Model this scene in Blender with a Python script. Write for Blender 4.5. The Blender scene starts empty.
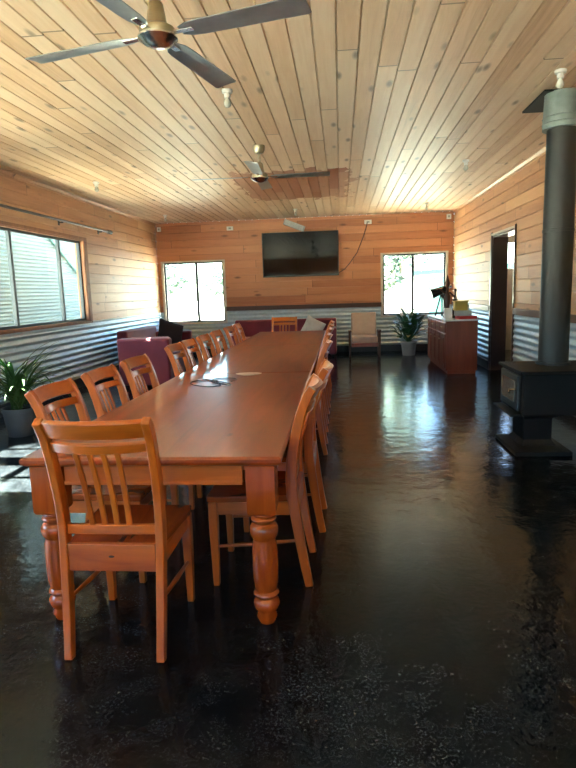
import bpy, bmesh, math, random
from mathutils import Vector, Matrix
PI = math.pi
S = bpy.context.scene
COL = S.collection
random.seed(7)

# ---------------------------------------------------------------- camera
H = 1.42
yaw, pitch, roll, FPX = -.0932, .1572, -.0313, 585.05
cam_d = bpy.data.cameras.new('camera'); cam = bpy.data.objects.new('camera', cam_d); COL.objects.link(cam)
f_ = Vector((math.sin(yaw)*math.cos(pitch), math.cos(yaw)*math.cos(pitch), -math.sin(pitch)))
r_ = Vector((math.cos(yaw), -math.sin(yaw), 0)); u_ = r_.cross(f_)
r2 = r_*math.cos(roll)+u_*math.sin(roll); u2 = -r_*math.sin(roll)+u_*math.cos(roll)
m = Matrix((r2, u2, -f_)).transposed().to_4x4(); m.translation = Vector((0, 0, H)); cam.matrix_world = m
cam_d.sensor_fit = 'VERTICAL'; cam_d.sensor_height = 24; cam_d.lens = 24*FPX/768
cam_d.clip_start = .05; cam_d.clip_end = 400
S.camera = cam

# ---------------------------------------------------------------- world, sun, exposure
W = bpy.data.worlds.new('world'); S.world = W; W.use_nodes = True
wn = W.node_tree.nodes; wl = W.node_tree.links
sky = wn.new('ShaderNodeTexSky'); sky.sky_type = 'NISHITA'; sky.sun_disc = False
sky.sun_elevation = math.radians(48); sky.sun_rotation = math.radians(-90); sky.air_density = 1.0; sky.dust_density = .8; sky.ozone_density = 2.0
wn['Background'].inputs['Strength'].default_value = 1.0
wl.new(sky.outputs[0], wn['Background'].inputs['Color'])
sd = bpy.data.lights.new('sun', 'SUN'); sd.energy = 220; sd.angle = math.radians(.6); sd.color = (1, .96, .9)
so = bpy.data.objects.new('sun', sd); COL.objects.link(so); so.location = (-20, 5, 20)
el = math.radians(48); so.rotation_euler = Vector((math.cos(el), 0, -math.sin(el))).to_track_quat('-Z', 'Y').to_euler()
S.view_settings.view_transform = 'Standard'; S.view_settings.look = 'None'; S.view_settings.gamma = 1
S.view_settings.use_curve_mapping = False
S.view_settings.exposure = 1.0

def portal(name, loc, rot, sx, sy):       # sky portals in the window openings
    l = bpy.data.lights.new(name, 'AREA'); l.shape = 'RECTANGLE'; l.size = sx; l.size_y = sy; l.cycles.is_portal = True
    o = bpy.data.objects.new(name, l); COL.objects.link(o); o.location = loc; o.rotation_euler = rot

# ---------------------------------------------------------------- node helpers
class NB:
    def __init__(s, name):
        s.m = bpy.data.materials.new(name); s.m.use_nodes = True
        s.t = s.m.node_tree; s.n = s.t.nodes; s.l = s.t.links; s.b = s.n['Principled BSDF']
    def put(s, sock, v):
        if hasattr(v, 'is_output'): s.l.new(v, sock)
        elif isinstance(v, (tuple, list)) and len(v) == 3 and sock.type == 'RGBA': sock.default_value = (*v, 1)
        else: sock.default_value = v
    def math(s, op, a, b=0.0, c=None):
        n = s.n.new('ShaderNodeMath'); n.operation = op; s.put(n.inputs[0], a); s.put(n.inputs[1], b)
        if c is not None: s.put(n.inputs[2], c)
        return n.outputs[0]
    def coord(s): return s.n.new('ShaderNodeTexCoord').outputs['Object']
    def mapping(s, v, sc=(1, 1, 1), loc=(0, 0, 0)):
        n = s.n.new('ShaderNodeMapping'); s.l.new(v, n.inputs[0]); n.inputs['Scale'].default_value = sc; n.inputs['Location'].default_value = loc
        return n.outputs[0]
    def noise(s, v, sc, det=4, rough=.55, dist=0):
        n = s.n.new('ShaderNodeTexNoise'); s.l.new(v, n.inputs['Vector']); n.inputs['Scale'].default_value = sc
        n.inputs['Detail'].default_value = det; n.inputs['Roughness'].default_value = rough; n.inputs['Distortion'].default_value = dist
        return n.outputs['Fac']
    def ramp(s, f, stops):
        n = s.n.new('ShaderNodeValToRGB'); s.l.new(f, n.inputs[0]); e = n.color_ramp.elements
        while len(e) < len(stops): e.new(.5)
        for i, (p, c) in enumerate(stops):
            e[i].position = p; e[i].color = (*c, 1) if isinstance(c, (tuple, list)) else (c, c, c, 1)
        return n.outputs[0]
    def mix(s, f, a, b, mode='MIX'):
        n = s.n.new('ShaderNodeMix'); n.data_type = 'RGBA'; n.blend_type = mode
        s.put(n.inputs[0], f); s.put(n.inputs[6], a); s.put(n.inputs[7], b); return n.outputs[2]
    def bump(s, h, st, d=.01):
        n = s.n.new('ShaderNodeBump'); s.l.new(h, n.inputs['Height']); n.inputs['Strength'].default_value = st; n.inputs['Distance'].default_value = d
        s.l.new(n.outputs[0], s.b.inputs['Normal'])
    def comb(s, x, y, z):
        n = s.n.new('ShaderNodeCombineXYZ'); [s.put(n.inputs[i], v) for i, v in enumerate((x, y, z))]; return n.outputs[0]
    def sep(s, v):
        n = s.n.new('ShaderNodeSeparateXYZ'); s.l.new(v, n.inputs[0]); return n.outputs
    def white(s, v):
        n = s.n.new('ShaderNodeTexWhiteNoise'); n.noise_dimensions = '3D'; s.l.new(v, n.inputs[0]); return n.outputs['Value']
    def set(s, **k):
        for a, v in k.items(): s.put(s.b.inputs[a.replace('_', ' ')], v)
        return s.m

def plain(name, col, rough=.5, metal=0., coat=0., var=.12, scale=6, **k):
    b = NB(name); v = b.coord(); n = b.noise(v, scale)
    dark = tuple(c*(1-var) for c in col); lite = tuple(min(1, c*(1+var)) for c in col)
    b.set(Base_Color=b.ramp(n, [(.3, dark), (.7, lite)]), Roughness=rough, Metallic=metal, Coat_Weight=coat)
    for a, q in k.items(): b.b.inputs[a.replace('_', ' ')].default_value = q
    return b.m

def planks(name, along, across, wid, stops, rough=.42, blen=2.4, stain=None):
    b = NB(name); x = b.sep(b.coord()); s = x[along]; t = x[across]
    idx = b.math('FLOOR', b.math('DIVIDE', t, wid))
    r1 = b.white(b.comb(idx, 3.7, 1.1))
    sv = b.math('ADD', b.math('DIVIDE', s, blen), b.math('MULTIPLY', r1, 7.3))
    jd = b.math('FLOOR', sv); fv = b.math('FRACT', sv)
    rnd = b.white(b.comb(idx, jd, 5.5))
    off = b.math('MULTIPLY', rnd, 37.0)
    g = b.noise(b.comb(b.math('MULTIPLY_ADD', s, 1.3, off), b.math('MULTIPLY', t, 22), off), 1.0, 5, .6, 1.2)
    g2 = b.noise(b.comb(b.math('MULTIPLY_ADD', s, .5, off), b.math('MULTIPLY', t, 5), off), 1.0, 3, .5, .4)
    tone = b.math('ADD', b.math('MULTIPLY', rnd, .42), b.math('ADD', b.math('MULTIPLY', g, .48), b.math('MULTIPLY', g2, .3)))
    colr = b.ramp(tone, stops)
    vo = b.n.new('ShaderNodeTexVoronoi'); vo.inputs['Scale'].default_value = 1
    b.l.new(b.comb(b.math('MULTIPLY_ADD', s, 2.1, off), b.math('MULTIPLY', t, 6.5), b.math('MULTIPLY', rnd, 9)), vo.inputs['Vector'])
    kn = b.ramp(vo.outputs['Distance'], [(.08, 1.0), (.22, 0.0)])
    sel = b.math('GREATER_THAN', b.sep(vo.outputs['Color'])[0], .35)
    colr = b.mix(b.math('MULTIPLY', b.math('MULTIPLY', kn, sel), .8), colr, tuple(c*.28 for c in stops[0][1]))
    jt = b.math('LESS_THAN', fv, .004)
    colr = b.mix(b.math('MULTIPLY', jt, .75), colr, tuple(c*.25 for c in stops[0][1]))
    if stain:
        (x0, x1, y0, y1), sc = stain
        n = b.math('MULTIPLY', b.math('SUBTRACT', b.noise(b.comb(x[0], x[1], idx), 2.2, 4, .6), .5), 1.1)
        nx = b.math('ADD', x[0], b.math('MULTIPLY', n, .8)); ny = b.math('ADD', x[1], n)
        ins = b.math('MULTIPLY', b.math('MULTIPLY', b.math('GREATER_THAN', nx, x0), b.math('LESS_THAN', nx, x1)),
                     b.math('MULTIPLY', b.math('GREATER_THAN', ny, y0), b.math('LESS_THAN', ny, y1)))
        colr = b.mix(b.math('MULTIPLY', ins, b.math('MULTIPLY_ADD', rnd, .45, .55)), colr, sc)
    b.set(Base_Color=colr, Roughness=b.math('MULTIPLY_ADD', g2, .2, rough-.1), Specular_IOR_Level=.5)
    b.bump(g, .12, .004)
    return b.m

def furn(name, axis, c0=(.27, .046, .004), c1=(.66, .165, .014), rough=.30, sc=1.0, grain=14, coat=.28):
    b = NB(name); v = b.coord(); s = [grain*sc]*3; s[axis] = 1.3*sc
    n = b.noise(b.mapping(v, tuple(s)), 1.0, 5, .6, 1.0)
    n2 = b.noise(b.mapping(v, tuple(x*.25 for x in s)), 1.0, 2, .5)
    col = b.ramp(b.math('ADD', b.math('MULTIPLY', n, .65), b.math('MULTIPLY', n2, .35)), [(.3, c0), (.5, tuple((a+q)/2 for a, q in zip(c0, c1))), (.72, c1)])
    vo = b.n.new('ShaderNodeTexVoronoi'); b.l.new(b.mapping(v, tuple((6 if i != axis else 2.6) for i in range(3))), vo.inputs['Vector']); vo.inputs['Scale'].default_value = 1
    kn = b.math('MULTIPLY', b.ramp(vo.outputs['Distance'], [(.05, 1.), (.12, 0.)]), b.math('GREATER_THAN', b.sep(vo.outputs['Color'])[0], .6))
    col = b.mix(b.math('MULTIPLY', kn, .7), col, tuple(c*.3 for c in c0))
    b.set(Base_Color=col, Roughness=rough, Coat_Weight=coat, Coat_Roughness=.09)
    b.bump(n, .06, .002)
    return b.m

# ---------------------------------------------------------------- materials
M = {}
M['ceil'] = planks('ceiling_pine', 1, 0, .15, [(.25, (.46, .26, .135)), (.5, (.66, .43, .255)), (.8, (.78, .58, .40))], rough=.46, blen=4.2,
                   stain=((-1.5, .15, 8.25, 10.7), (.33, .085, .018)))
wst = [(.25, (.35, .118, .046)), (.5, (.50, .19, .080)), (.8, (.60, .265, .12))]
M['wall_y'] = planks('wall_pine_side', 1, 2, .165, [(.28, (.29, .125, .052)), (.52, (.46, .22, .098)), (.8, (.58, .32, .16))], rough=.50, blen=2.2)
M['wall_x'] = planks('wall_pine_back', 0, 2, .165, wst, rough=.5, blen=2.2)
M['rail'] = plain('dark_rail_timber', (.075, .026, .014), .45)
M['jamb'] = plain('dark_door_timber', (.035, .013, .010), .35, coat=.3)
M['trim'] = furn('window_trim_timber', 2, (.14, .045, .014), (.30, .12, .04), .6, coat=0)
M['skirt'] = plain('black_skirting', (.012, .010, .011), .4)
M['cream'] = plain('pale_trim', (.62, .58, .50), .5)
M['steel'] = plain('galvanised_steel', (.58, .70, .76), .42, metal=.55, var=.08, scale=14)
M['frame'] = plain('window_frame_metal', (.015, .026, .032), .6)
M['white'] = plain('white_plastic', (.75, .74, .70), .4)
M['black'] = plain('black_plastic', (.012, .012, .014), .35)
M['iron'] = plain('black_stove_steel', (.006, .007, .008), .6, Specular_IOR_Level=.25)
M['flue'] = plain('flue_black_enamel', (.018, .021, .022), .45)
M['zinc'] = plain('flue_collar_zinc', (.20, .24, .23), .5, metal=.4, scale=20)
M['wood_z'] = furn('honey_pine_upright', 2); M['wood_x'] = furn('honey_pine_crosswise', 0); M['wood_y'] = furn('honey_pine_lengthwise', 1)
M['seat'] = furn('honey_pine_seat', 1, (.18, .030, .005), (.40, .080, .010), .25)
M['tabletop'] = furn('table_top_pine', 1, (.17, .022, .002), (.41, .068, .005), .34, sc=.6, coat=.75)
M['leg'] = furn('turned_leg_pine', 2, (.22, .034, .004), (.48, .095, .010), .22)
M['cab'] = furn('red_brown_cabinet', 2, (.17, .030, .010), (.28, .062, .020), .35)
M['cabtop'] = plain('pale_cabinet_top', (.66, .70, .70), .3)
M['maroon'] = plain('maroon_fabric', (.20, .022, .035), .75, var=.15, scale=3, Sheen_Weight=.35)
M['dkcush'] = plain('dark_brown_fabric', (.035, .018, .016), .9)
M['beige'] = plain('beige_upholstery', (.50, .37, .27), .85, var=.08)
M['ltcush'] = plain('pale_grey_fabric', (.50, .50, .47), .9)
M['brass'] = plain('antique_brass', (.42, .37, .26), .3, metal=.9)
M['chrome'] = plain('brushed_nickel', (.62, .60, .55), .22, metal=1)
M['blade'] = plain('fan_blade_metal', (.27, .30, .32), .33, metal=.75, scale=9)
M['bulb'] = plain('frosted_bulb', (.80, .78, .70), .15, Transmission_Weight=.35)
M['grey'] = plain('grey_plastic', (.30, .33, .33), .5)
M['pot'] = plain('grey_plant_pot', (.10, .105, .11), .55)
M['pot2'] = plain('stone_grey_pot', (.26, .26, .25), .6)
M['soil'] = plain('potting_soil', (.03, .02, .014), .95)
M['leafL'] = plain('strap_leaf_green', (.055, .14, .028), .5, var=.5, scale=2)
M['leafR'] = plain('house_plant_green', (.05, .13, .05), .4, var=.5, scale=6)
M['leafY'] = plain('yellowing_leaf', (.42, .30, .08), .5)
M['treeleaf'] = plain('gum_leaf_green', (.10, .145, .10), .7, var=.4, scale=2)
M['bark'] = plain('gum_bark', (.30, .25, .20), .9)
M['yellow'] = plain('yellow_box_card', (.50, .36, .08), .6)
M['red'] = plain('red_card', (.50, .03, .03), .5)
M['paper'] = plain('white_paper', (.80, .80, .78), .7)
M['plate'] = plain('cream_ceramic', (.82, .76, .66), .3, coat=.3)
M['wire'] = plain('dark_cord', (.045, .02, .015), .5)
M['shed'] = plain('pale_steel_cladding', (.12, .20, .22), .5, scale=1, var=.04)
M['render'] = plain('white_building_panel', (.80, .80, .76), .7, scale=1, var=.05)
M['roofp'] = plain('green_roof_edge', (.02, .11, .11), .6)
M['teal'] = plain('teal_door_paint', (.05, .16, .16), .6)
M['rod'] = plain('curtain_rod_black', (.018, .014, .014), .35, metal=0.)
b = NB('stove_glass'); b.set(Base_Color=(.16, .14, .11), Roughness=.12, Coat_Weight=1.); M['sglass'] = b.m
b = NB('screen_glass'); b.set(Base_Color=(.004, .005, .006), Roughness=.05, Specular_IOR_Level=.35); M['screen'] = b.m
b = NB('dry_grass'); b.set(Base_Color=b.ramp(b.noise(b.coord(), .4, 6), [(.35, (.30, .29, .22)), (.65, (.42, .40, .31))]), Roughness=.95); M['ground'] = b.m
# window pane: clear, with a weak mirror coat
b = NB('window_glass'); tr = b.n.new('ShaderNodeBsdfTransparent'); gl = b.n.new('ShaderNodeBsdfGlossy'); gl.inputs['Roughness'].default_value = .02
tr.inputs[0].default_value = (.90, .97, .97, 1); fr = b.n.new('ShaderNodeLayerWeight'); fr.inputs[0].default_value = .5; mx = b.n.new('ShaderNodeMixShader')
b.l.new(b.math('MULTIPLY_ADD', b.math('POWER', fr.outputs['Facing'], 5.0), .35, .018), mx.inputs[0]); b.l.new(tr.outputs[0], mx.inputs[1]); b.l.new(gl.outputs[0], mx.inputs[2])
b.l.new(mx.outputs[0], b.n['Material Output'].inputs[0]); M['glass'] = b.m
# black sealed concrete: glossy, uneven, with pale worn scuffs and window glare painted in at left
b = NB('black_concrete'); v = b.coord()
n1 = b.noise(v, .9, 6, .65); n2 = b.noise(v, 95, 4, .7); n3 = b.noise(v, 7, 5, .7, .6); n4 = b.noise(v, 190, 2, .5)
left_glare = b.ramp(b.math('MULTIPLY', b.math('ADD', b.sep(v)[0], .3), -.5), [(0., 0.), (.9, .09)])  # thickens pale scuffs leftwards, putting window glare into the colour
patch = b.ramp(b.math('ADD', left_glare, b.math('ADD', b.math('MULTIPLY', n1, .55), b.math('MULTIPLY', n3, .45))), [(.48, 0.), (.62, 1.)])
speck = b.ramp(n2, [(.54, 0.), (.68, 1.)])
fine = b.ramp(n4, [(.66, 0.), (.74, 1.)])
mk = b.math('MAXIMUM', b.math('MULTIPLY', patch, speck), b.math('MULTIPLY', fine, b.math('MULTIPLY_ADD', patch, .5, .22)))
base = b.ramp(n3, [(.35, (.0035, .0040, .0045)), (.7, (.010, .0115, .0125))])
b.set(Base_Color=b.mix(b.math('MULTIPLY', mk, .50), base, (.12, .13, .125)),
      Roughness=b.math('ADD', b.ramp(n3, [(.3, .09), (.7, .19)]), b.math('MULTIPLY', mk, .25)), Specular_IOR_Level=.31, Specular_Tint=(.26, .62, 1.0))
w1 = b.noise(b.mapping(v, (1, 1, 1)), 5.5, 3, .5); w2 = b.noise(v, 28, 2, .5)
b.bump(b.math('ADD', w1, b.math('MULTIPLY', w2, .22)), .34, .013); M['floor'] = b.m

# ---------------------------------------------------------------- mesh helpers
class MB:
    def __init__(s): s.bm = bmesh.new()
    def box(s, x0, x1, y0, y1, z0, z1, mat=None):
        v = [s.bm.verts.new(p) for p in ((x0,y0,z0),(x1,y0,z0),(x1,y1,z0),(x0,y1,z0),(x0,y0,z1),(x1,y0,z1),(x1,y1,z1),(x0,y1,z1))]
        if mat is not None:
            for q in v: q.co = mat @ q.co
        for f in ((0,3,2,1),(4,5,6,7),(0,1,5,4),(1,2,6,5),(2,3,7,6),(3,0,4,7)): s.bm.faces.new([v[i] for i in f])
        return s
    def loft(s, rings, cap=True, closed=True):
        R = [[s.bm.verts.new(p) for p in r] for r in rings]; n = len(R[0])
        for a, q in zip(R, R[1:]):
            for i in range(n if closed else n-1):
                j = (i+1) % n; s.bm.faces.new((a[i], a[j], q[j], q[i]))
        if cap and closed:
            s.bm.faces.new(list(reversed(R[0]))); s.bm.faces.new(R[-1])
        return s
    def ribbon(s, path, side, hw, hd):
        """rectangular section swept on a path; hw along side, hd across; either may be a list"""
        P = [Vector(p) for p in path]; side = Vector(side).normalized(); rings = []
        for i, p in enumerate(P):
            t = (P[min(i+1, len(P)-1)]-P[max(i-1, 0)]).normalized(); n = t.cross(side).normalized()
            a = hw[i] if isinstance(hw, (list, tuple)) else hw; d = hd[i] if isinstance(hd, (list, tuple)) else hd
            rings.append([p+side*a+n*d, p-side*a+n*d, p-side*a-n*d, p+side*a-n*d])
        return s.loft(rings)
    def tube(s, path, r, n=8):
        P = [Vector(p) for p in path]; rings = []; ref = Vector((0, 0, 1))
        t0 = (P[1]-P[0]).normalized()
        if abs(t0.z) > .9: ref = Vector((1, 0, 0))
        for i, p in enumerate(P):
            t = (P[min(i+1, len(P)-1)]-P[max(i-1, 0)]).normalized(); a = t.cross(ref).normalized(); q = a.cross(t)
            rr = r[i] if isinstance(r, (list, tuple)) else r
            rings.append([p+(a*math.cos(k*2*PI/n)+q*math.sin(k*2*PI/n))*rr for k in range(n)])
        return s.loft(rings)
    def lathe(s, prof, c=(0, 0, 0), n=20):
        return s.loft([[(c[0]+r*math.cos(k*2*PI/n), c[1]+r*math.sin(k*2*PI/n), c[2]+z) for k in range(n)] for r, z in prof])
    def build(s, name, mat, parent=None, smooth=False, bevel=0, seg=2, sub=0):
        bmesh.ops.recalc_face_normals(s.bm, faces=s.bm.faces)
        me = bpy.data.meshes.new(name); s.bm.to_mesh(me); s.bm.free(); me.materials.append(mat)
        if smooth:
            for p in me.polygons: p.use_smooth = True
            try: me.set_sharp_from_angle(angle=math.radians(38))
            except Exception: pass
        o = bpy.data.objects.new(name, me); COL.objects.link(o)
        if parent: o.parent = parent
        if bevel:
            bv = o.modifiers.new('bevel', 'BEVEL'); bv.width = bevel; bv.segments = seg; bv.limit_method = 'ANGLE'; bv.angle_limit = math.radians(35)
        if sub:
            sb = o.modifiers.new('sub', 'SUBSURF'); sb.levels = sb.render_levels = sub
        return o

def thing(name, label, cat, loc=(0, 0, 0), rz=0, group=None):
    o = bpy.data.objects.new(name, None); COL.objects.link(o); o.location = loc; o.rotation_euler = (0, 0, rz)
    o['label'] = label; o['category'] = cat
    if group: o['group'] = group
    return o
def tag(o, label, cat, group=None):
    o['label'] = label; o['category'] = cat
    if group: o['group'] = group
    return o
def struct(o): o['kind'] = 'structure'; return o
def kids(o): return [c for c in bpy.data.objects if c.parent == o]
def dup(root, loc, rz=0, label=None, group=None, skip=()):
    r = root.copy(); COL.objects.link(r); r.location = loc; r.rotation_euler = (0, 0, rz)
    if label: r['label'] = label
    if group: r['group'] = group
    for ch in kids(root):
        if ch.name.split('.')[0] in skip: continue
        c = ch.copy(); COL.objects.link(c); c.parent = r
        for g in kids(ch):
            if g.name.split('.')[0] in skip: continue
            d = g.copy(); COL.objects.link(d); d.parent = c
    return r

# ---------------------------------------------------------------- room shell
XL, XR, ZC, YB, YN = -4.19, 2.49, 3.03, 13.44, -2.6
RAIL = 1.02; PW = .165; CP = .094
def strip(mb, mp, prof, s0, s1):
    a = [mb.bm.verts.new(mp(s0, t, d)) for t, d in prof]; q = [mb.bm.verts.new(mp(s1, t, d)) for t, d in prof]
    for i in range(len(prof)-1): mb.bm.faces.new((a[i], a[i+1], q[i+1], q[i]))
def boards(mb, mp, s0, s1, t0, t1, w):
    prof = [(t0, 0)]; k = math.floor(t0/w)+1
    while k*w < t1-.004:
        if k*w > t0+.01: prof += [(k*w-.007, 0), (k*w-.003, -.012), (k*w+.003, -.012), (k*w+.007, 0)]
        k += 1
    prof.append((t1, 0)); strip(mb, mp, prof, s0, s1)
def corr(mb, mp, s0, s1, t0, t1):
    n = int(round((t1-t0)/CP*12)); prof = []
    for i in range(n+1):
        t = t0+(t1-t0)*i/n; prof.append((t, .012*math.cos(2*PI*t/CP)-.004))
    strip(mb, mp, prof, s0, s1)
def pieces(s0, s1, t0, t1, holes):
    """split a rectangle around openings (each spanning s-range, t-range)"""
    cuts = sorted({s0, s1, *[min(max(h[i], s0), s1) for h in holes for i in (0, 1)]}); out = []
    for a, c in zip(cuts, cuts[1:]):
        mid = (a+c)/2; hs = sorted([h for h in holes if h[0] < mid < h[1]], key=lambda h: h[2]); t = t0
        for h in hs:
            if h[2] > t: out.append((a, c, t, min(h[2], t1)))
            t = max(t, h[3])
        if t < t1: out.append((a, c, t, t1))
    return [p for p in out if p[3]-p[2] > .002]
def wall(name, mp, s0, s1, holes, mat, low=True, rail_z=RAIL, thick=.14):
    mb = MB()
    for a, c, t, u in pieces(s0, s1, 0, ZC, holes):
        P = [mp(a, t, -.02), mp(c, u, -thick)]
        lo = [min(P[0][i], P[1][i]) for i in range(3)]; hi = [max(P[0][i], P[1][i]) for i in range(3)]
        mb.box(lo[0], hi[0], lo[1], hi[1], lo[2], hi[2])
    for a, c, t, u in pieces(s0, s1, rail_z if low else 0, ZC, holes): boards(mb, mp, a, c, t, u, PW)
    o = struct(mb.build(name, mat))
    if low:
        mb = MB()
        for a, c, t, u in pieces(s0, s1, .12, rail_z, holes): corr(mb, mp, a, c, t, u)
        mb.build('corrugated_cladding', M['steel'], o, smooth=True)
    return o
mpL = lambda s, t, d: (XL+d, s, t)
mpR = lambda s, t, d: (XR-d, s, t)
mpB = lambda s, t, d: (s, YB-d, t)
mpN = lambda s, t, d: (s, YN+d, t)
winL = (6.86, 9.50, 1.03, 2.35); winA = (3.95, 4.72, 1.03, 2.35); winA2 = (4.88, 5.52, 1.03, 2.35); winP = (.2, 2.6, 1.03, 2.35)
win2 = (-4.075, -2.65, .76, 2.165); win3 = (.935, 2.345, .80, 2.18)
door = (8.78, 10.06, 0, 2.21)
nw1 = (-3.7, -2.1, .9, 2.2); nw2 = (-1.5, .0, .9, 2.2); nw3 = (.9, 1.7, .9, 2.2)
wall('wall_left', mpL, YN, YB, [winL, winA, winA2, winP], M['wall_y'])
wr = wall('wall_right', mpR, YN, YB, [door], M['wall_y'])
wall('wall_back', mpB, XL, XR, [win2, win3], M['wall_x'])
wall('wall_near', mpN, XL, XR, [nw1, nw2, nw3], M['wall_x'], low=False)
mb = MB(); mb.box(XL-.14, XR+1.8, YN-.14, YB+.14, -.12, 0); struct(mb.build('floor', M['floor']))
mb = MB(); mb.box(XL-.14, XR+1.8, YN-.14, YB+.14, ZC+.02, ZC+.2)
boards(mb, lambda s, t, d: (t, s, ZC-d), YN, YB, XL, XR, .15); struct(mb.build('ceiling', M['ceil']))

mb = MB(); mb.box(XL-.7, XL-.14, YN-.4, YB+.5, ZC+.08, ZC+.2); struct(mb.build('trim_6', M['cream']))
# rails, skirtings, cornices
mb = MB(); mb.box(win2[1]+.02, win3[0]-.02, YB-.03, YB, 1.01, 1.11); struct(mb.build('trim_1', M['rail'], bevel=.004))
mb = MB(); mb.box(XR-.03, XR, YN, door[0]-.03, .99, 1.08); mb.box(XR-.03, XR, door[1]+.07, YB-.03, .99, 1.08); struct(mb.build('trim_2', M['rail'], bevel=.004))
mb = MB(); mb.box(XL, XL+.018, YN, YB-.02, 1.012, 1.028); struct(mb.build('trim_3', M['cream']))
for nm, bx in (('baseboard_left', [(XL, XL+.025, YN, YB)]), ('baseboard_right', [(XR-.025, XR, YN, door[0]-.03), (XR-.025, XR, door[1]+.07, YB)]), ('baseboard_back', [(XL+.025, XR-.025, YB-.025, YB)])):
    mb = MB()
    for q in bx: mb.box(*q, 0, .15)
    struct(mb.build(nm, M['skirt'], bevel=.004))
mb = MB(); mb.ribbon([(XL+.018, YN, ZC-.018), (XL+.018, YB, ZC-.018)], (1, 0, 1), .022, .006)
struct(mb.build('trim_4', M['wall_y'])); mb = MB(); mb.ribbon([(XR-.018, YN, ZC-.018), (XR-.018, YB, ZC-.018)], (-1, 0, 1), .022, .006); struct(mb.build('trim_5', M['wall_y']))

# ---------------------------------------------------------------- windows
def window(n, mp, hole, mull, trimmat, tw=.07, trans=None, flip=1):
    s0, s1, t0, t1 = hole
    def bx(mb, a, c, t, u, d0, d1):
        P = [mp(a, t, d0), mp(c, u, d1)]; lo = [min(p) for p in zip(*P)]; hi = [max(p) for p in zip(*P)]
        mb.box(lo[0], hi[0], lo[1], hi[1], lo[2], hi[2])
    mb = MB()      # reveal lining and face trim
    bx(mb, s0, s0+.018, t0, t1, -.14, .005); bx(mb, s1-.018, s1, t0, t1, -.14, .005)
    bx(mb, s0+.018, s1-.018, t0, t0+.018, -.14, .005); bx(mb, s0+.018, s1-.018, t1-.018, t1, -.14, .005)
    bx(mb, s0-tw, s0, t0-.03, t1+tw*.4, 0, .018); bx(mb, s1, s1+tw, t0-.03, t1+tw*.4, 0, .018)
    bx(mb, s0, s1, t1, t1+tw*.4, 0, .018); bx(mb, s0, s1, t0-.03, t0, 0, .022)
    o = struct(mb.build('window_%d' % n, trimmat))
    mb = MB(); f = .034; a, c, t, u = s0+.018, s1-.018, t0+.018, t1-.018
    bx(mb, a, a+f, t, u, -.10, -.05); bx(mb, c-f, c, t, u, -.10, -.05); bx(mb, a+f, c-f, t, t+f, -.10, -.05); bx(mb, a+f, c-f, u-f, u, -.10, -.05)
    for q in mull: bx(mb, q-f*.8, q+f*.8, t+f, u-f, -.098, -.052)
    if trans: bx(mb, a+f, c-f, trans-.03, trans+.03, -.096, -.054)
    mb.build('window_frame', M['frame'], o)
    mb = MB(); bx(mb, a+f*.5, c-f*.5, t+f*.5, u-f*.5, -.078, -.074); mb.build('pane', M['glass'], o)
    return o
window(1, mpL, winL, [7.42, 8.76], M['trim'], .11)
window(2, mpB, win2, [-3.30], M['cream'], .035)
window(3, mpB, win3, [1.615], M['cream'], .035)
window(4, mpL, winA, [4.34], M['trim'], .05, trans=1.72)
window(5, mpL, winA2, [5.21], M['trim'], .05)
window(6, mpL, winP, [1.0, 1.8], M['trim'], .1)
window(7, mpN, nw1, [-2.95], M['cream'], .05)
window(8, mpN, nw2, [-.8], M['cream'], .05)
window(9, mpN, nw3, [], M['cream'], .05)
for i, (mp, h, rot) in enumerate(((mpL, winL, (0, -PI/2, 0)), (mpL, winA, (0, -PI/2, 0)), (mpL, winA2, (0, -PI/2, 0)), (mpL, winP, (0, -PI/2, 0)),
                                  (mpB, win2, (-PI/2, 0, 0)), (mpB, win3, (-PI/2, 0, 0)), (mpN, nw1, (PI/2, 0, 0)), (mpN, nw2, (PI/2, 0, 0)), (mpN, nw3, (PI/2, 0, 0)))):
    c = mp((h[0]+h[1])/2, (h[2]+h[3])/2, -.16); w_, h_ = h[1]-h[0], h[3]-h[2]
    portal('sky_portal', c, rot, *((h_, w_) if mp is mpL else (w_, h_)))

# ---------------------------------------------------------------- doorway on the right
mb = MB()
mb.box(XR+.0, XR+.24, door[1]-.03, door[1], 0, door[3]); mb.box(XR+.0, XR+.24, door[0], door[0]+.03, 0, door[3]); mb.box(XR, XR+.24, door[0]+.03, door[1]-.03, door[3]-.03, door[3])
mb.box(XR-.02, XR, door[1], door[1]+.07, 0, door[3]+.05); mb.box(XR-.02, XR, door[0]-.03, door[0], 0, door[3]+.05)
dj = struct(mb.build('door_1', M['jamb'], bevel=.003))
mb = MB(); mb.box(XR-.024, XR, door[0], door[1], door[3], door[3]+.03); mb.build('head_trim', M['cream'], dj)
mb = MB(); mb.box(XR+1.5, XR+1.6, 7.5, YB, 0, ZC+.02); mb.box(XR+.14, XR+1.5, 7.5, 7.6, 0, ZC+.02)
for a, c, t, u in pieces(XR+.24, XR+1.5, 0, ZC+.02, [(XR+.3, XR+1.4, 1.75, 2.3)]): mb.box(a, c, 13.2, 13.3, t, u)
struct(mb.build('wall_passage', M['cream']))

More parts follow.
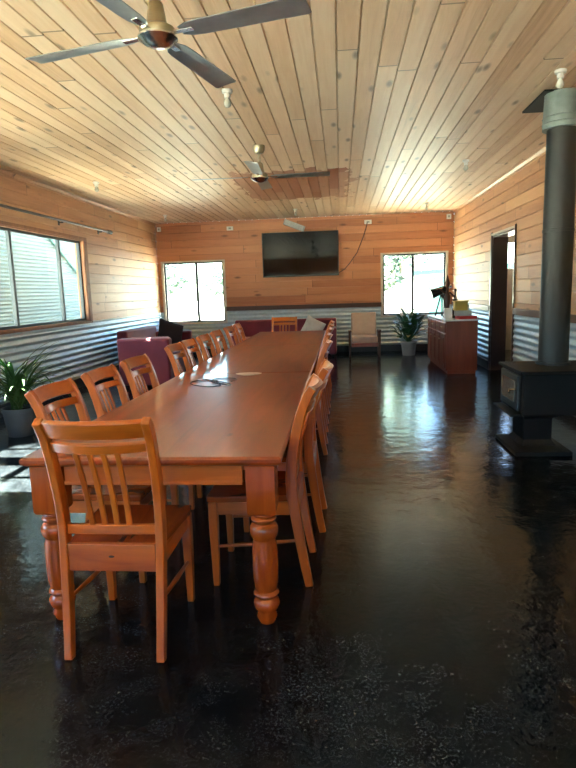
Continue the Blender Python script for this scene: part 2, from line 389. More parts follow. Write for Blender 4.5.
# ---------------------------------------------------------------- outside
mb = MB(); mb.box(-90, 90, -60, 140, -.5, -.3); struct(mb.build('ground', M['ground']))
sh = thing('shed', 'pale corrugated steel shed standing outside the long side window', 'shed', (-6.1, 8.3, -.3))
mb = MB(); mb.box(-5, -.02, 0, 12, 0, 4.4)
n = int(4.4/.072*10)
strip(mb, lambda s, t, d: (d, s, t), [(4.4*i/n, .014*math.cos(2*PI*(4.4*i/n)/.072)) for i in range(n+1)], 0, 12)
mb.build('cladding', M['shed'], sh, smooth=True)
mb = MB(); mb.box(-5.1, .06, -.1, 12.1, 4.4, 4.5); mb.build('roof', M['roofp'], sh)
mb = MB(); mb.tube([(.03, 3.6, 3.1), (.03, 6.4, 1.5)], .025, 8); mb.build('brace', M['teal'], sh)
bd = thing('shed', 'white flat walled building with green roof edge outside the right back window', 'shed', (2.9, 21, -.3))
mb = MB(); mb.box(-.8, 3.6, 0, 5, 0, 2.15); mb.build('wall', M['render'], bd)
mb = MB(); mb.box(-.3, 3.9, -.3, 5.3, 2.13, 2.28, Matrix.Rotation(-.05, 4, 'Y')); mb.build('roof', M['roofp'], bd)
mb = MB(); mb.box(.15, .8, -.05, 0, .1, 2.05); mb.build('door', M['teal'], bd)
def leafcloud(blobs, n, size, seed):
    rd = random.Random(seed); mb = MB(); tot = sum(b[3]**2 for b in blobs)
    for bx, by, bz, br in blobs:
        for _ in range(int(n*br*br/tot)):
            d = Vector((rd.gauss(0, 1), rd.gauss(0, 1), rd.gauss(0, 1))).normalized()*br*rd.uniform(.45, 1)**.5
            p = Vector((bx, by, bz))+Vector((d.x, d.y, d.z*.75)); a = Vector((rd.gauss(0, 1), rd.gauss(0, 1), rd.gauss(0, 1))).normalized(); q = a.orthogonal().normalized()
            s = size*rd.uniform(.6, 1.3)
            mb.bm.faces.new([mb.bm.verts.new(p+v) for v in (a*s, q*s*.4, -a*s, -q*s*.4)])
    return mb
def tree(x, y, h, r, seed, label, n=1500):
    t = thing('tree', label, 'tree', (x, y, -.3), 0, 'trees beyond the back windows'); rd = random.Random(seed)
    blobs = [(rd.uniform(-r, r)*.7, rd.uniform(-r, r)*.5, h*rd.uniform(.35, .9), r*rd.uniform(.4, .65)) for _ in range(8)]
    leafcloud(blobs, n, .16, seed).build('foliage', M['treeleaf'], t)
    mb = MB(); mb.tube([(0, 0, 0), (.1, 0, h*.4), (-.05, .1, h*.75)], [.16, .11, .04])
    for bx, by, bz, br in blobs[:4]: mb.tube([(.08, 0, h*.35), (bx*.5, by*.5, (bz+h*.35)/2+.2), (bx, by, bz)], [.07, .05, .02], 6)
    mb.build('trunk', M['bark'], t, smooth=True)
tree(-8.3, 27.5, 4.2, 1.5, 1, 'leafy tree outside the left back window, behind its left pane')
tree(-5.6, 31, 3.9, 1.6, 2, 'leafy tree outside the left back window, behind its right pane')
tree(-11.2, 33, 4.4, 1.8, 3, 'leafy tree outside at the left edge of the left back window')
tree(1.75, 18.3, 4.4, .75, 4, 'thin tree outside the right back window beside the white building', 700)
tree(4.0, 33, 5.6, 2.3, 5, 'tall tree rising behind the white building outside')
t = thing('tree', 'unseen dense tree added to block sun from the long side window', 'tree', (-8.6, 6.6, -.3))  # added out of view; its canopy keeps sun out of the side window
leafcloud([(-.3, 0, 6.3, 1.3), (.4, .3, 7.0, 1.2), (0, -.4, 5.6, 1.0), (.3, .9, 6.2, 1.0), (-.2, 1.2, 6.9, .9)], 5200, .14, 21).build('foliage', M['treeleaf'], t)
mb = MB(); mb.tube([(0, 0, 0), (.05, .05, 3.0), (0, .1, 5.6)], [.17, .12, .05]); mb.build('trunk', M['bark'], t, smooth=True)
fe = thing('fence', 'low post and wire fence outside the left back window', 'fence', (-8, 24, -.3))
for i in range(6):
    mb = MB(); mb.tube([(-3+i*1.3, 0, 0), (-3+i*1.3, 0, 1.0)], .05, 8); mb.build('post', M['bark'], fe)
mb = MB(); mb.tube([(-3.2, 0, .95), (4, 0, .95)], .02, 6); mb.tube([(-3.2, 0, .55), (4, 0, .55)], .012, 6); mb.build('wire', M['bark'], fe)

# ---------------------------------------------------------------- tables
TX0, TX1, TL = -1.36, -.25, 2.497
def make_table():
    t = thing('dining_table', 'long orange-brown pine table nearest the camera, first of three end to end', 'table', ((TX0+TX1)/2, 2.27, 0), 0, 'pine tables joined end to end')
    w = (TX1-TX0)/2
    mb = MB()
    mb.loft([[(sx*(w-i), (TL-i) if sy > 0 else i, z) for sx, sy in ((-1, -1), (1, -1), (1, 1), (-1, 1))] for i, z in ((.022, .718), (.004, .728), (0, .738), (0, .750), (.005, .757), (.010, .760))])
    mb.build('table_top', M['tabletop'], t)
    ins = .045
    for y, hy in ((ins, 1), (TL-ins, -1)):
        mb = MB(); mb.box(-w+.17, w-.17, y, y+hy*.022, .635, .718); mb.box(-w+.17, w-.17, y-hy*.006, y, .630, .648)
        mb.build('apron', M['wood_x'], t, bevel=.003)
    for sx in (-1, 1):
        x = sx*(w-ins); mb = MB(); mb.box(min(x, x-sx*.022), max(x, x-sx*.022), .165, TL-.165, .635, .718); mb.build('apron', M['wood_y'], t, bevel=.003)
    for sx in (-1, 1):
        for y in (.078, TL-.078):
            c = (sx*(w-.092), y, 0); mb = MB(); h = .06
            mb.loft([[(c[0]+a*q, c[1]+b_*q, z) for a, b_ in ((-1,-1),(1,-1),(1,1),(-1,1))] for q, z in ((h, .718), (h, .515), (h-.004, .505), (h-.014, .498))])
            mb.lathe([(.048, .500), (.050, .495), (.044, .489), (.043, .485), (.052, .480), (.055, .473), (.052, .465), (.045, .460), (.044, .455), (.054, .448), (.061, .435), (.063, .42), (.060, .40), (.051, .388), (.049, .38),
                      (.053, .36), (.056, .31), (.057, .26), (.055, .20), (.051, .16), (.046, .15), (.053, .143), (.056, .135), (.052, .127), (.044, .121), (.043, .116), (.053, .105), (.058, .09), (.055, .072), (.045, .060), (.042, .05), (.046, .03), (.036, .004), (.034, 0)], c, 28)
            mb.build('leg', M['leg'], t, smooth=True)
    return t
tab = make_table()
dup(tab, (tab.location.x, 2.27+2.5, 0), 0, 'orange-brown pine table in the middle of the three joined end to end')
dup(tab, (tab.location.x, 2.27+5.0, 0), 0, 'orange-brown pine table farthest from the camera, last of three end to end')

# ---------------------------------------------------------------- dining chairs (face local +y, origin on the floor)
PR = [(0, -.235), (.10, -.216), (.22, -.197), (.34, -.181), (.45, -.166), (.54, -.161), (.64, -.168), (.74, -.185), (.83, -.207), (.90, -.230), (.95, -.254), (.978, -.274)]
def py(z):
    for (a, p), (c, q) in zip(PR, PR[1:]):
        if z <= c: return p+(q-p)*(z-a)/(c-a)
    return PR[-1][1]
def make_chair():
    t = thing('dining_chair', '', 'chair', (0, 0, 0), 0, 'orange pine slat-back dining chairs')
    for sx in (-1, 1):
        mb = MB(); P = [(sx*(.187+.018*z), y, z) for z, y in PR]
        mb.ribbon(P, (1, 0, 0), .0165, [.019, .021, .023, .025, .027, .027, .026, .025, .023, .021, .021, .019])
        mb.build('rear_leg', M['wood_z'], t, bevel=.005)
        mb = MB(); mb.loft([[(sx*.190+a*q, .222+b_*q, z) for a, b_ in ((-1,-1),(1,-1),(1,1),(-1,1))] for q, z in ((.021, .428), (.021, .30), (.015, 0))])
        mb.build('front_leg', M['wood_z'], t, bevel=.004)
        mb = MB(); mb.tube([(sx*.188, -.195, .235), (sx*.189, .01, .215), (sx*.189, .215, .20)], [.007, .011, .007], 10); mb.build('stretcher', M['wood_y'], t, smooth=True)
    # seat, slightly dished, wider at the front
    mb = MB(); N = 8; rows = []
    for j in range(N+1):
        v = j/N; y = -.168+.418*v; hw = .188+.034*v
        if j == N: hw -= .012
        rows.append([(hw*(-1+2*i/N), y, .462-.010*math.sin(PI*i/N)*math.sin(PI*min(1, v*1.1))) for i in range(N+1)])
    top = [[mb.bm.verts.new(p) for p in r] for r in rows]; bot = [[mb.bm.verts.new((p[0]*.985, p[1], .430)) for p in r] for r in rows]
    for j in range(N):
        for i in range(N):
            mb.bm.faces.new((top[j][i], top[j][i+1], top[j+1][i+1], top[j+1][i])); mb.bm.faces.new((bot[j][i], bot[j+1][i], bot[j+1][i+1], bot[j][i+1]))
        mb.bm.faces.new((top[j][0], top[j+1][0], bot[j+1][0], bot[j][0])); mb.bm.faces.new((top[j][N], bot[j][N], bot[j+1][N], top[j+1][N]))
        mb.bm.faces.new((top[0][j], bot[0][j], bot[0][j+1], top[0][j+1])); mb.bm.faces.new((top[N][j], top[N][j+1], bot[N][j+1], bot[N][j]))
    mb.build('seat', M['seat'], t, smooth=True, bevel=.006)
    mb = MB(); mb.box(-.176, .176, -.192, -.170, .352, .464); ra = mb.build('rear_apron', M['wood_x'], t, bevel=.003)
    mb = MB(); mb.box(-.170, .170, .214, .234, .365, .429); mb.box(-.200, -.180, -.15, .202, .365, .429); mb.box(.180, .200, -.15, .202, .365, .429); mb.build('seat_frame', M['wood_y'], t, bevel=.003)
    def rail(nm, z, hz, th, bow, hx=.184):
        mb = MB(); P = [(x, py(z)-bow*(1-(x/hx)**2), z) for x in [hx*(-1+2*i/10) for i in range(11)]]
        mb.ribbon(P, (0, py(z+.03)-py(z-.03), .06), hz, th); return mb.build(nm, M['wood_x'], t, smooth=True, bevel=.004)
    rail('crest_rail', .943, .038, .012, .036, .190); rail('upper_rail', .868, .021, .010, .042); rail('lower_rail', .518, .020, .010, .006)
    for k in range(4):
        x0 = -.075+.05*k; mb = MB()
        P = [(x0*(1+.25*(z-.56)), py(z)-.006-.034*((z-.53)/.32)**.8, z) for z in (.531, .60, .68, .74, .80, .852)]
        mb.ribbon(P, (1, 0, 0), .0105, .006); mb.build('slat', M['wood_z'], t, bevel=.002)
    return t, ra
ch, ra = make_chair()
ch.location = (-.911, 2.28, 0); ch['label'] = 'orange pine slat-back chair at the camera end of the table, its back to the camera'
mb = MB(); mb.loft([[(.012*math.cos(k*PI/6)*s, -.193-d, .414+.005*math.sin(k*PI/6)*s) for k in range(12)] for s, d in ((1, 0), (.9, .002))])
mb.build('label_plate', M['wire'], ra)
LY = [2.83, 3.44, 4.05, 5.09, 5.56, 6.17, 6.84, 7.65, 8.28]
ords = ['first', 'second', 'third', 'fourth', 'fifth', 'sixth', 'seventh', 'eighth', 'ninth']
rj = random.Random(3)
for i, y in enumerate(LY):
    dup(ch, (-1.228+rj.uniform(-.008, .004), y+.03, 0), -PI/2+rj.uniform(-.03, .03), 'orange pine chair on the side-window side of the table, %s from the camera' % ords[i], skip=('label_plate',))
RY = [2.845, 3.49, 5.14, 5.97, 6.85, 7.66, 8.37]
RXo = [0, .045, .02, .01, .01, .01, .01]
for i, y in enumerate(RY):
    dup(ch, (-.408+RXo[i], y, 0), PI/2+(rj.uniform(-.02, .02) if i else 0), 'orange pine chair on the stove side of the table, %s from the camera' % ords[i], skip=('label_plate',))
dup(ch, (-.97, 9.83, 0), PI, 'orange pine chair at the far head of the table, facing the camera', skip=('label_plate',))

# things lying on the table
pl = MB(); pl.lathe([(.0, .0), (.05, .0), (.085, .008), (.093, .012), (.088, .012), (.05, .006), (.0, .005)], (0, 0, 0), 32)
plo = pl.build('oval_plate', M['plate'], smooth=True); plo.location = (-.75, 4.64, .761); plo.scale = (1.15, .75, 1)
tag(plo, 'pale oval plate lying on the table near the first joint', 'plate')
mb = MB(); rd = random.Random(5); P = []
for i in range(60):
    a = i*.33; P.append((-1.06+.11*math.cos(a)+.004*i-.10*(i > 45)*((i-45)/15), 4.20+.17*math.sin(a*.8+.4)+.002*i, .7655+.001*math.sin(a)))
mb.tube(P, .0035, 6); tag(mb.build('charging_cord', M['wire'], smooth=True), 'thin dark cord coiled on the near table top', 'cord')

# ---------------------------------------------------------------- ceiling fans and lights
def make_fan(x, y, rz, label):
    t = thing('ceiling_fan', label, 'ceiling fan', (x, y, ZC), rz, 'four-blade metal ceiling fans')
    mb = MB(); mb.lathe([(.02, -.085), (.045, -.08), (.062, -.05), (.066, -.012), (.066, 0)]); mb.build('canopy', M['brass'], t, smooth=True)
    mb = MB(); mb.lathe([(.012, -.24), (.012, -.08)], n=12); mb.build('downrod', M['brass'], t, smooth=True)
    mb = MB(); mb.lathe([(.045, -.36), (.085, -.355), (.09, -.33), (.088, -.305), (.06, -.29), (.052, -.285), (.036, -.19), (.020, -.175)]); mb.build('motor_housing', M['brass'], t, smooth=True)
    mb = MB(); mb.lathe([(.0, -.392), (.03, -.39), (.065, -.378), (.088, -.360), (.10, -.352), (.10, -.345), (.05, -.345)], n=28); mb.build('bottom_cap', M['chrome'], t, smooth=True)
    for k in range(4):
        R = Matrix.Rotation(k*PI/2, 4, 'Z'); mb = MB(); pit = -.15
        sec = lambda xx, hw, zz: [tuple(R @ Vector((xx, s*hw, zz+s*hw*pit+dz+cr))) for s, dz, cr in ((-1, 0, 0), (-.35, 0, .004), (.35, 0, .004), (1, 0, 0), (1, .004, 0), (.35, .004, .004), (-.35, .004, .004), (-1, .004, 0))]
        mb.loft([sec(.13, .030, -.335), sec(.18, .052, -.335), (sec(.24, .058, -.335)), sec(.77, .068, -.335), sec(.785, .060, -.335)])
        bl = mb.build('blade', M['blade'], t, smooth=True)
        mb = MB(); mb.box(.07, .20, -.018, .018, -.338, -.330, R); mb.build('blade_bracket', M['chrome'], bl, bevel=.003)
    return t
make_fan(-.885, 3.08, math.radians(-15), 'large silver four-blade ceiling fan nearest the camera')
make_fan(-.88, 6.81, math.radians(1), 'smaller looking silver ceiling fan hanging over the far part of the table')
def make_light(x, y, label, first=None):
    if first: return dup(first, (x, y, ZC), 0, label)
    t = thing('ceiling_light', label, 'light', (x, y, ZC), 0, 'bare bulbs on the ceiling')
    mb = MB(); mb.lathe([(.026, -.06), (.026, -.03), (.042, -.022), (.045, 0)], n=18); mb.build('lamp_holder', M['white'], t, smooth=True)
    mb = MB(); mb.lathe([(.0, -.135), (.018, -.131), (.029, -.115), (.030, -.100), (.022, -.078), (.015, -.062), (.013, -.055)], n=16); mb.build('bulb', M['bulb'], t, smooth=True)
    return t
L0 = make_light(-.88, 4.95, 'bare bulb on the ceiling between the two fans')
for x, y, lb in ((-3.42, 8.36, 'bare bulb on the ceiling by the side window wall, nearer of two there'), (1.71, 4.98, 'bare bulb on the ceiling beside the stove flue collar'),
                 (1.65, 8.13, 'bare bulb on the ceiling between flue and right back window'), (-3.53, 12.04, 'bare bulb on the ceiling in the far left corner'),
                 (1.70, 11.98, 'bare bulb on the ceiling above the right back window'), (-.87, 12.0, 'bare bulb on the ceiling in front of the television')):
    make_light(x, y, lb, L0)

# ---------------------------------------------------------------- wood stove and flue
st = thing('wood_stove', 'black cast wood stove on a pedestal with glass door, at right', 'stove', (1.53, 5.05, 0))
mb = MB(); mb.box(-.10, .36, -.18, .46, 0, .035); mb.build('base_plate', M['iron'], st, bevel=.004)
mb = MB(); mb.loft([[(x, y, z) for x, y in ((a, p), (b_, p), (b_, q), (a, q))] for a, b_, p, q, z in ((.0, .30, .02, .42, .035), (.03, .27, .06, .38, .08), (.03, .27, .06, .38, .27), (.0, .32, .0, .46, .30))]); mb.build('pedestal', M['iron'], st, bevel=.006)
mb = MB(); mb.box(0, .68, 0, .66, .30, .665); mb.build('firebox', M['iron'], st, bevel=.014)
mb = MB(); mb.box(-.03, .71, -.03, .69, .665, .69); mb.build('top_plate', M['iron'], st, bevel=.008)
dr = MB(); dr.box(-.03, 0, .07, .59, .335, .645); dro = dr.build('door', plain('stove_door_grey', (.05, .055, .06), .35, metal=.4), st, bevel=.01)
mb = MB(); mb.box(-.036, -.03, .14, .52, .40, .59); mb.build('door_glass', M['sglass'], dro, bevel=.004)
mb = MB(); mb.tube([(-.03, .10, .52), (-.085, .10, .52), (-.10, .06, .50)], .009); mb.build('handle', M['chrome'], dro, smooth=True)
mb = MB(); mb.box(-.09, .0, .03, .62, .292, .305); mb.build('ash_lip', M['iron'], st, bevel=.003)
mb = MB(); mb.tube([(-.02, .2, .29), (-.05, .2, .26), (-.05, .2, .22)], .007); mb.build('air_slide', M['chrome'], st, smooth=True)
fx, fy = .395, .46
mb = MB(); mb.lathe([(.15, .69), (.15, .71), (.128, .715), (.128, 1.86), (.132, 1.862), (.132, 1.885), (.128, 1.887), (.125, 2.74)], (fx, fy, 0), 32); mb.build('flue', M['flue'], st, smooth=True)
mb = MB(); mb.lathe([(.150, 2.72), (.162, 2.722), (.162, 2.76), (.166, 2.765), (.162, 2.77), (.162, 2.81), (.166, 2.815), (.160, 2.82), (.152, 2.99), (.152, 3.012)], (fx, fy, 0), 32); mb.build('collar', M['zinc'], st, smooth=True)
mb = MB(); mb.box(fx-.19, fx+.28, fy-.10, fy+.52, 3.008, 3.024); mb.build('ceiling_plate', M['iron'], st)

# ---------------------------------------------------------------- cabinet and things on it
cb = thing('cabinet', 'red-brown wooden cabinet with pale top against the right wall', 'cabinet', (1.69, 9.66, 0))
CW, CL, CH = .50, 1.9, .86
mb = MB(); mb.box(.0, CW, 0, CL, .06, CH); mb.box(.03, CW-.02, .02, CL-.02, 0, .06); mb.build('body', M['cab'], cb, bevel=.004)
mb = MB(); mb.box(-.025, CW+.01, -.02, CL+.02, CH, CH+.025); mb.build('top', M['cabtop'], cb, bevel=.004)
for k in range(4):
    y0 = .02+k*.47; y1 = y0+.45
    mb = MB(); mb.box(-.02, 0, y0, y1, .10, .655); mb.box(-.028, -.02, y0+.06, y1-.06, .16, .595); d = mb.build('door', M['cab'], cb, bevel=.004)
    mb = MB(); mb.lathe([(.006, 0), (.006, .015), (.015, .02), (.012, .03), (0, .032)], n=12); mb.bm.transform(Matrix.Translation((-.02, y1-.04, .55)) @ Matrix.Rotation(-PI/2, 4, 'Y')); mb.build('knob', M['brass'], d, smooth=True)
    mb = MB(); mb.box(-.02, 0, y0, y1, .675, .835); d = mb.build('drawer', M['cab'], cb, bevel=.004)
    mb = MB(); mb.lathe([(.006, 0), (.006, .015), (.015, .02), (.012, .03), (0, .032)], n=12); mb.bm.transform(Matrix.Translation((-.02, (y0+y1)/2, .755)) @ Matrix.Rotation(-PI/2, 4, 'Y')); mb.build('knob', M['brass'], d, smooth=True)
CT = CH+.025
rb = MB(); rb.box(-.13, .15, -.14, .14, 0, .05); o = rb.build('box', M['red'], bevel=.005); o.location = (2.03, 9.86, CT); o.rotation_euler = (0, 0, .1); tag(o, 'flat red box on the cabinet, bottom of the stack', 'box')
rb = MB(); rb.box(-.13, .13, -.11, .11, 0, .09); o = rb.build('case', M['grey'], bevel=.012); o.location = (1.99, 9.86, CT+.05); o.rotation_euler = (0, 0, -.1); tag(o, 'grey case on top of the red box on the cabinet', 'case')
bk = thing('storage_box', 'yellow-brown open box on top of the grey case', 'box', (1.95, 9.86, CT+.14))
rb = MB(); rb.box(-.10, .10, -.08, .08, 0, .015); rb.box(-.10, -.085, -.08, .08, .015, .14); rb.box(.085, .10, -.08, .08, .015, .14); rb.box(-.085, .085, -.08, -.065, .015, .14); rb.box(-.085, .085, .065, .08, .015, .14); rb.build('box_body', M['yellow'], bk, bevel=.003)
rb = MB(); rb.box(-.115, .115, -.095, .095, .138, .155); rb.build('rim', M['yellow'], bk, bevel=.003)
bt = thing('bottle', 'dark bottle on the cabinet behind the yellow box', 'bottle', (1.93, 10.2, CT))
mb = MB(); mb.lathe([(.045, 0), (.048, .01), (.048, .26), (.040, .31), (.018, .37), (.016, .46)], n=20); mb.build('bottle_body', plain('dark_bottle_glass', (.02, .012, .01), .1, coat=1), bt, smooth=True)
mb = MB(); mb.lathe([(.019, .44), (.020, .49), (0, .492)], n=16); mb.build('cap', M['black'], bt, smooth=True)
fg = thing('figurine', 'tall thin dark carved figurine standing on the cabinet', 'figurine', (1.86, 10.55, CT))
mb = MB(); mb.lathe([(.07, 0), (.07, .03), (.03, .05), (.04, .20), (.055, .34), (.03, .44), (.02, .50), (.035, .54), (.04, .60), (.025, .65), (.008, .72), (0, .74)], n=14); mb.build('figurine_body', M['rail'], fg, smooth=True)
mb = MB(); mb.tube([(-.14, 0, .50), (-.05, 0, .42), (.05, 0, .42), (.12, 0, .35)], .016); mb.build('arm', M['rail'], fg, smooth=True)
tl = thing('telescope', 'small black telescope on a tripod standing on the cabinet', 'telescope', (1.86, 10.75, CT+.014))
mb = MB(); mb.tube([(-.25, -.02, .39), (-.22, -.02, .40), (-.10, -.02, .44), (.04, 0, .50)], [.088, .085, .07, .05], 16); mb.build('telescope_tube', M['black'], tl, smooth=True)
mb = MB(); mb.tube([(.04, 0, .50), (.10, .0, .53)], .028, 12); mb.build('eyepiece', M['chrome'], tl, smooth=True)
for a in (0.4, 2.5, 4.6):
    mb = MB(); mb.tube([(-.06, 0, .44), (-.06+.13*math.cos(a), .12*math.sin(a), 0)], .014, 8); mb.build('tripod_leg', M['black'], tl, smooth=True)
mb = MB(); mb.box(-.10, .10, -.14, .14, 0, .22); o = mb.build('paper_carton', M['paper'], bevel=.004); o.location = (1.88, 10.18-.0, CT); o.location = (2.08, 10.42, CT); tag(o, 'white carton on the cabinet against the wall behind the stack', 'carton')
mb = MB(); mb.box(-.05, .05, -.08, .08, 0, .17); o = mb.build('card_stand', M['paper'], bevel=.003); o.location = (1.79, 10.1, CT); tag(o, 'small white card box at the front edge of the cabinet', 'card box')

# ---------------------------------------------------------------- television and fittings on the back wall
tv = thing('television', 'large black flat television mounted on the back timber wall', 'television', (-.88, YB, 2.228))
mb = MB(); mb.box(-.855, .855, -.11, -.06, -.49, .49); mb.build('casing', M['black'], tv, bevel=.006)
mb = MB(); mb.box(-.835, .835, -.113, -.11, -.465, .475); mb.build('screen', M['screen'], tv)
mb = MB(); mb.box(-.25, .25, -.06, -.003, -.2, .2); mb.build('wall_bracket', M['black'], tv)
ac = thing('speaker_panel', 'tilted grey louvred box above the television', 'speaker', (-1.0, YB-.01, 2.86))
mb = MB(); R = Matrix.Rotation(math.radians(22), 4, 'Y'); mb.box(-.24, .24, -.12, 0, -.06, .06, R); mb.build('speaker_case', M['grey'], ac, bevel=.006)
mb = MB()
for k in range(5): mb.box(-.22, .22, -.128, -.121, -.05+k*.022, -.04+k*.022, R)
mb.build('grille', M['white'], ac)
def plate(x, z, w, h, label, name='wall_socket', d=.03):
    t = thing(name, label, 'socket', (x, YB, z), 0, 'white fittings high on the back wall')
    mb = MB(); mb.box(-w/2, w/2, -d, -.001, -h/2, h/2); mb.build('cover', M['white'], t, bevel=.006)
    mb = MB(); mb.box(-w*.2, w*.2, -d-.006, -d, -h*.2, h*.2); mb.build('switch', M['grey'], t, bevel=.002)
plate(-2.46, 2.86, .15, .09, 'white socket high on the back wall between left window and television')
plate(-4.10, 2.90, .09, .10, 'white box high in the far left corner')
plate(2.38, 2.92, .10, .11, 'white box high in the far right corner')
plate(.63, 2.875, .16, .09, 'white socket high on the wall with the television cord plugged in')
mb = MB(); mb.tube([(.61, YB-.045, 2.86), (.60, YB-.05, 2.80), (.52, YB-.03, 2.55), (.38, YB-.03, 2.22), (.22, YB-.03, 2.0), (.10, YB-.03, 1.87), (-.02, YB-.03, 1.80), (-.16, YB-.05, 1.84)], .010, 8)
tag(mb.build('power_cord', M['wire'], smooth=True), 'dark power cord running down the wall to the television', 'cord')

# curtain rod on the left wall
cr = thing('curtain_rod', 'black curtain rod above the side window', 'curtain rod', (XL, 0, 2.56))
mb = MB(); mb.tube([(.09, 6.2, 0), (.09, 10.35, 0)], .019, 10); mb.build('rod', M['rod'], cr, smooth=True)
for y in (6.2, 10.35):
    mb = MB(); sgn = 1 if y > 8 else -1
    mb.tube([(.09, y, 0), (.09, y+.03*sgn, 0), (.09, y+.05*sgn, 0), (.09, y+.12*sgn, 0), (.09, y+.17*sgn, 0), (.09, y+.2*sgn, 0)], [.02, .032, .02, .036, .036, .008], 12); mb.build('finial', M['rod'], cr, smooth=True)
for y in (7.0, 8.7, 10.15):
    mb = MB(); mb.box(.0, .012, y-.02, y+.02, -.06, .04); mb.tube([(.0, y, -.02), (.07, y, -.02), (.09, y, 0)], .009); mb.build('bracket', M['rod'], cr)

# ---------------------------------------------------------------- lounge seating
def soft(mb_, name, mat, parent, bev=.04): return mb_.build(name, mat, parent, smooth=True, bevel=bev, seg=4)
def lounge(label, loc, rz, w, d, h, seats, cat='sofa', name='sofa', arm=.62):
    t = thing(name, label, cat, loc, rz, None); aw = .16
    mb = MB(); mb.box(-w/2+aw, w/2-aw, -d/2+.02, d/2-.15, .06, .30); soft(mb, 'base', M['maroon'], t, .02)
    mb = MB(); mb.box(-w/2+.0, w/2-.0, d/2-.2, d/2, .05, h); soft(mb, 'backrest', M['maroon'], t)
    for sx in (-1, 1):
        mb = MB(); a, c = sorted((sx*w/2, sx*(w/2-aw))); mb.box(a, c, -d/2, d/2-.2, .05, arm); soft(mb, 'arm', M['maroon'], t)
    sw = (w-2*aw)/seats
    for k in range(seats):
        mb = MB(); x0 = -w/2+aw+k*sw; mb.box(x0+.004, x0+sw-.004, -d/2+.01, d/2-.2, .30, .43); soft(mb, 'seat_cushion', M['maroon'], t, .035)
    for sx in (-1, 1):
        for sy in (-1, 1):
            mb = MB(); mb.lathe([(.02, 0), (.025, .06)], (sx*(w/2-.08), sy*(d/2-.08), 0), 10); mb.build('foot', M['black'], t)
    return t
# local front is -y, backrest at +y
lounge('maroon armchair beside the corrugated side wall, its back towards the camera', (-3.02, 9.1, 0), PI, .82, .85, .775, 1, 'armchair', 'armchair')
lounge('maroon sofa with a dark cushion along the side wall in the far left corner', (-3.56, 11.1, 0), PI/2, 1.75, .95, .80, 2, arm=.68)
lounge('long maroon sofa under the television behind the far end of the table', (-1.25, 12.93, 0), 0, 2.3, .85, .80, 3)
def pillow(name, mat, loc, rot, w, h, d, label):
    mb = MB(); N = 10; R = []
    for s in (1, -1):
        for j in range(N+1):
            for i in range(N+1):
                u, v = -1+2*i/N, -1+2*j/N; k = (1-u**4)*(1-v**4)
                R.append(mb.bm.verts.new((u*w/2*(1-.06*(1-v*v)*0+.05*abs(v)*abs(u)), s*d/2*k**.5, v*h/2*(1+.05*abs(u)*abs(v)))))
    q = (N+1)**2
    for s in (0, 1):
        for j in range(N):
            for i in range(N):
                a = s*q+j*(N+1)+i; f = [R[a], R[a+1], R[a+N+2], R[a+N+1]]
                mb.bm.faces.new(f if s else f[::-1])
    bmesh.ops.remove_doubles(mb.bm, verts=mb.bm.verts, dist=.0005)
    o = mb.build(name, mat, smooth=True); o.location = loc; o.rotation_euler = rot
    return tag(o, label, 'cushion')
pillow('cushion', M['dkcush'], (-3.36, 11.33, .665), (-.32, .35, .75), .52, .48, .16, 'dark brown cushion leaning on the corner sofa')
pillow('cushion', M['ltcush'], (-.60, 12.70, .62), (-.35, .5, .1), .42, .40, .14, 'pale grey cushion tilted on the sofa under the television')

ac2 = thing('armchair', 'wooden-armed armchair with beige cushions against the back wall', 'armchair', (.49, 12.62, 0))
mb = MB(); mb.box(-.27, .27, -.30, .20, .30, .44); soft(mb, 'seat_cushion', M['beige'], ac2, .03)
mb = MB(); mb.box(-.27, .27, -.05, .07, 0, .52, Matrix.Translation((0, .24, .40)) @ Matrix.Rotation(-.16, 4, 'X')); soft(mb, 'back_cushion', M['beige'], ac2, .03)
mb = MB(); mb.box(-.28, .28, -.32, .22, .22, .30); mb.build('seat_frame', M['cab'], ac2, bevel=.005)
for sx in (-1, 1):
    mb = MB(); mb.ribbon([(sx*.31, -.36, .545), (sx*.31, -.32, .56), (sx*.31, 0, .55), (sx*.31, .26, .52)], (1, 0, 0), .03, .013); mb.build('arm', M['rail'], ac2, bevel=.004)
    for y, z in ((-.29, .55), (.22, .52)):
        mb = MB(); mb.loft([[(sx*.31+a*q, y+b_*q, zz) for a, b_ in ((-1,-1),(1,-1),(1,1),(-1,1))] for q, zz in ((.014, 0), (.021, .3), (.019, z))]); mb.build('leg', M['rail'], ac2, bevel=.003)

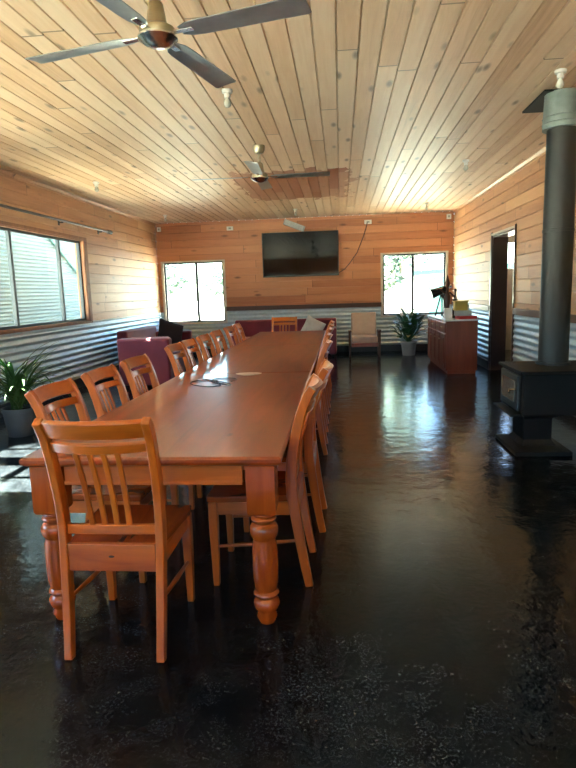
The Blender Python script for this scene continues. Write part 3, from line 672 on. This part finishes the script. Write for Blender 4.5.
# ---------------------------------------------------------------- plants
def blade_leaf(mb, base, ang, L, w, lean, droop, n=7):
    P = []; d = Vector((math.cos(ang), math.sin(ang), 0))
    th = lean; p = Vector(base)
    for i in range(n+1):
        P.append(p.copy()); p = p+(d*math.sin(th)+Vector((0, 0, 1))*math.cos(th))*(L/n); th += droop/n
    side = Vector((-math.sin(ang), math.cos(ang), 0)); prev = None
    for i, q in enumerate(P):
        u = i/n; hw = w*math.sin(PI*min(.97, .12+.88*u))**.7
        a = mb.bm.verts.new(q+side*hw+Vector((0, 0, hw*.3))); c = mb.bm.verts.new(q); e = mb.bm.verts.new(q-side*hw+Vector((0, 0, hw*.3)))
        if prev: mb.bm.faces.new((prev[0], prev[1], c, a)); mb.bm.faces.new((prev[1], prev[2], e, c))
        prev = (a, c, e)
    return P
def pot(t, r, h, mat):
    mb = MB(); mb.lathe([(r*.72, 0), (r*.75, .01), (r*.95, h*.86), (r*1.03, h*.87), (r*1.03, h), (r*.93, h), (r*.9, h*.88)], n=28); p = mb.build('pot', mat, t, smooth=True)
    mb = MB(); mb.lathe([(r*.88, h*.84), (r*.88, h*.88), (0, h*.89)], n=20); mb.build('soil', M['soil'], t)
p1 = thing('potted_plant', 'bushy strap-leaved plant in a dark pot under the side window', 'plant', (-3.40, 5.78, 0)); pot(p1, .17, .30, M['pot'])
rd = random.Random(11); mb = MB()
for i in range(130):
    a = rd.uniform(0, 2*PI); blade_leaf(mb, (rd.uniform(-.06, .06), rd.uniform(-.06, .06), .26+rd.uniform(0, .12)), a, rd.uniform(.5, .98)*(.72 if math.cos(a) < -.2 else 1), rd.uniform(.009, .016), rd.uniform(.05, .6), rd.uniform(.9, 2.5))
mb.build('leaves', M['leafL'], p1, smooth=True)
p2 = thing('potted_plant', 'broad-leaved house plant in a grey pot below the right back window', 'plant', (1.42, 12.55, 0)); pot(p2, .17, .30, M['pot2'])
mb = MB(); ms = MB(); my = MB()
for i in range(110):
    a = rd.uniform(0, 2*PI); ln = rd.uniform(.1, .9); hs = rd.uniform(.08, .52)
    tip = Vector((math.cos(a)*ln*.30, math.sin(a)*ln*.26, .27+hs)); ms.tube([(0, 0, .26), tuple(tip*.5+Vector((0, 0, .16))), tuple(tip)], .005, 5)
    blade_leaf(my if i % 19 == 3 else mb, tuple(tip), a+rd.uniform(-.5, .5), rd.uniform(.22, .34), rd.uniform(.035, .055), rd.uniform(.2, 1.0), rd.uniform(.6, 1.5))
mb.build('leaves', M['leafR'], p2, smooth=True); ms.build('stems', M['leafR'], p2, smooth=True); my.build('yellow_leaves', M['leafY'], p2, smooth=True)
